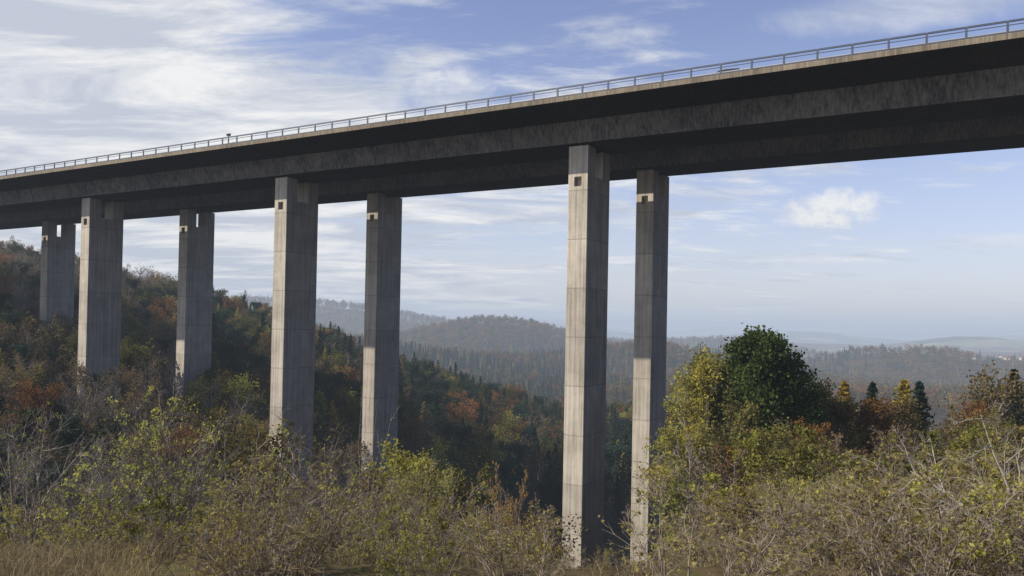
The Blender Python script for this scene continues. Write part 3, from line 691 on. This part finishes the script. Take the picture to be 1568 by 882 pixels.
cb=N.new('ShaderNodeCombineXYZ'); L.new(cx,cb.inputs[0]); L.new(cy,cb.inputs[1])
mp=N.new('ShaderNodeMapping'); mp.inputs['Rotation'].default_value=(0,0,rad(14)); mp.inputs['Scale'].default_value=(.6,1.3,1); mp.inputs['Location'].default_value=(3.1,1.7,0); L.new(cb.outputs[0],mp.inputs[0])
def wn(sc,det,ro,dis,v=mp.outputs[0]):
    n=N.new('ShaderNodeTexNoise'); n.inputs['Scale'].default_value=sc; n.inputs['Detail'].default_value=det; n.inputs['Roughness'].default_value=ro; n.inputs['Distortion'].default_value=dis
    L.new(v,n.inputs['Vector']); return n.outputs[0]
n1=wn(.9,9,.60,.5)
n2=wn(3.6,9,.62,.35)
f=mth('ADD',mth('MULTIPLY',n1,.48),mth('MULTIPLY',n2,.52))
f=mth('ADD',f,mth('MULTIPLY',sp.outputs[0],-.25))
f=mth('SUBTRACT',f,mth('MULTIPLY',mth('MAXIMUM',mth('SUBTRACT',sp.outputs[2],.5),0),.5))
f=mth('ADD',f,mth('MINIMUM',mth('MULTIPLY',sp.outputs[1],.15),0))
mr=N.new('ShaderNodeMapRange'); mr.interpolation_type='SMOOTHSTEP'; mr.inputs[1].default_value=.41; mr.inputs[2].default_value=.57; L.new(f,mr.inputs[0])
az=mth('ARCTAN2',sp.outputs[0],sp.outputs[1]); el=mth('ARCSINE',sp.outputs[2])
nb=wn(9,7,.62,.3,tc.outputs['Generated'])
def puff(a0,e0,wa,we,op,na=1.3,edge=.6,nz=nb):
    dx=mth('DIVIDE',mth('SUBTRACT',az,a0),wa); dy=mth('DIVIDE',mth('SUBTRACT',el,e0),we)
    r2=mth('ADD',mth('MULTIPLY',dx,dx),mth('MULTIPLY',dy,dy))
    b_=mth('SUBTRACT',.55+.5*na,mth('ADD',mth('MULTIPLY',r2,.5),mth('MULTIPLY',nz,na)))
    mb=N.new('ShaderNodeMapRange'); mb.interpolation_type='SMOOTHSTEP'; mb.inputs[1].default_value=.0; mb.inputs[2].default_value=edge; mb.inputs[4].default_value=op; L.new(b_,mb.inputs[0])
    return mb.outputs[0]
nb2=wn(20,7,.62,.3,tc.outputs['Generated'])
cm=mth('MULTIPLY',mr.outputs[0],.95)
for p in ((.33,.085,.09,.008,.4),(.56,.10,.09,.012,.4),(.02,.15,.22,.035,.6),(.5,.36,.2,.03,.5),(-.17,.27,.20,.05,.85,2.2,.8),(0,.225,.14,.04,.65,2.2,.8)):
    cm=mth('MAXIMUM',cm,puff(*p))
pc=puff(.385,.140,.064,.029,.92,1.5,.42,nb2)
cm=mth('MAXIMUM',cm,pc)
n3=wn(2.2,8,.64,.4)
cc=N.new('ShaderNodeMix'); cc.data_type='RGBA'; cc.inputs[6].default_value=(3.9,4.2,4.8,1); cc.inputs[7].default_value=(6.6,6.55,6.4,1)
m3=N.new('ShaderNodeMapRange'); m3.inputs[1].default_value=.42; m3.inputs[2].default_value=.58; L.new(n3,m3.inputs[0]); L.new(mth('MAXIMUM',m3.outputs[0],pc),cc.inputs[0])
tint=N.new('ShaderNodeMix'); tint.data_type='RGBA'; tint.blend_type='MULTIPLY'; tint.inputs[0].default_value=1; tint.inputs[7].default_value=(1.20,1.0,1.10,1); L.new(sky.outputs[0],tint.inputs[6])
hz=mth('MULTIPLY',mth('POWER',2.718,mth('MULTIPLY',mth('MAXIMUM',sp.outputs[2],0),-8.0)),.85)
hm=N.new('ShaderNodeMix'); hm.data_type='RGBA'; hm.inputs[7].default_value=(5.1,5.3,5.5,1); L.new(hz,hm.inputs[0]); L.new(tint.outputs[2],hm.inputs[6])
mx=N.new('ShaderNodeMix'); mx.data_type='RGBA'; L.new(cm,mx.inputs[0]); L.new(hm.outputs[2],mx.inputs[6]); L.new(cc.outputs[2],mx.inputs[7])
L.new(mx.outputs[2],bg.inputs[0]); L.new(bg.outputs[0],out.inputs[0])

# ------------------------------------------------------------------ camera
cam=bpy.data.cameras.new('camera'); cam.lens=27.55; cam.sensor_width=36; cam.clip_start=.1; cam.clip_end=40000; cam.shift_y=.0255
co=bpy.data.objects.new('camera',cam); link(co)
co.matrix_world=Matrix.Rotation(rad(90.8),4,'X')@Matrix.Rotation(rad(1.1),4,'Z')
scene.camera=co
scene.view_settings.view_transform='Standard'; scene.view_settings.look='None'; scene.view_settings.exposure=0
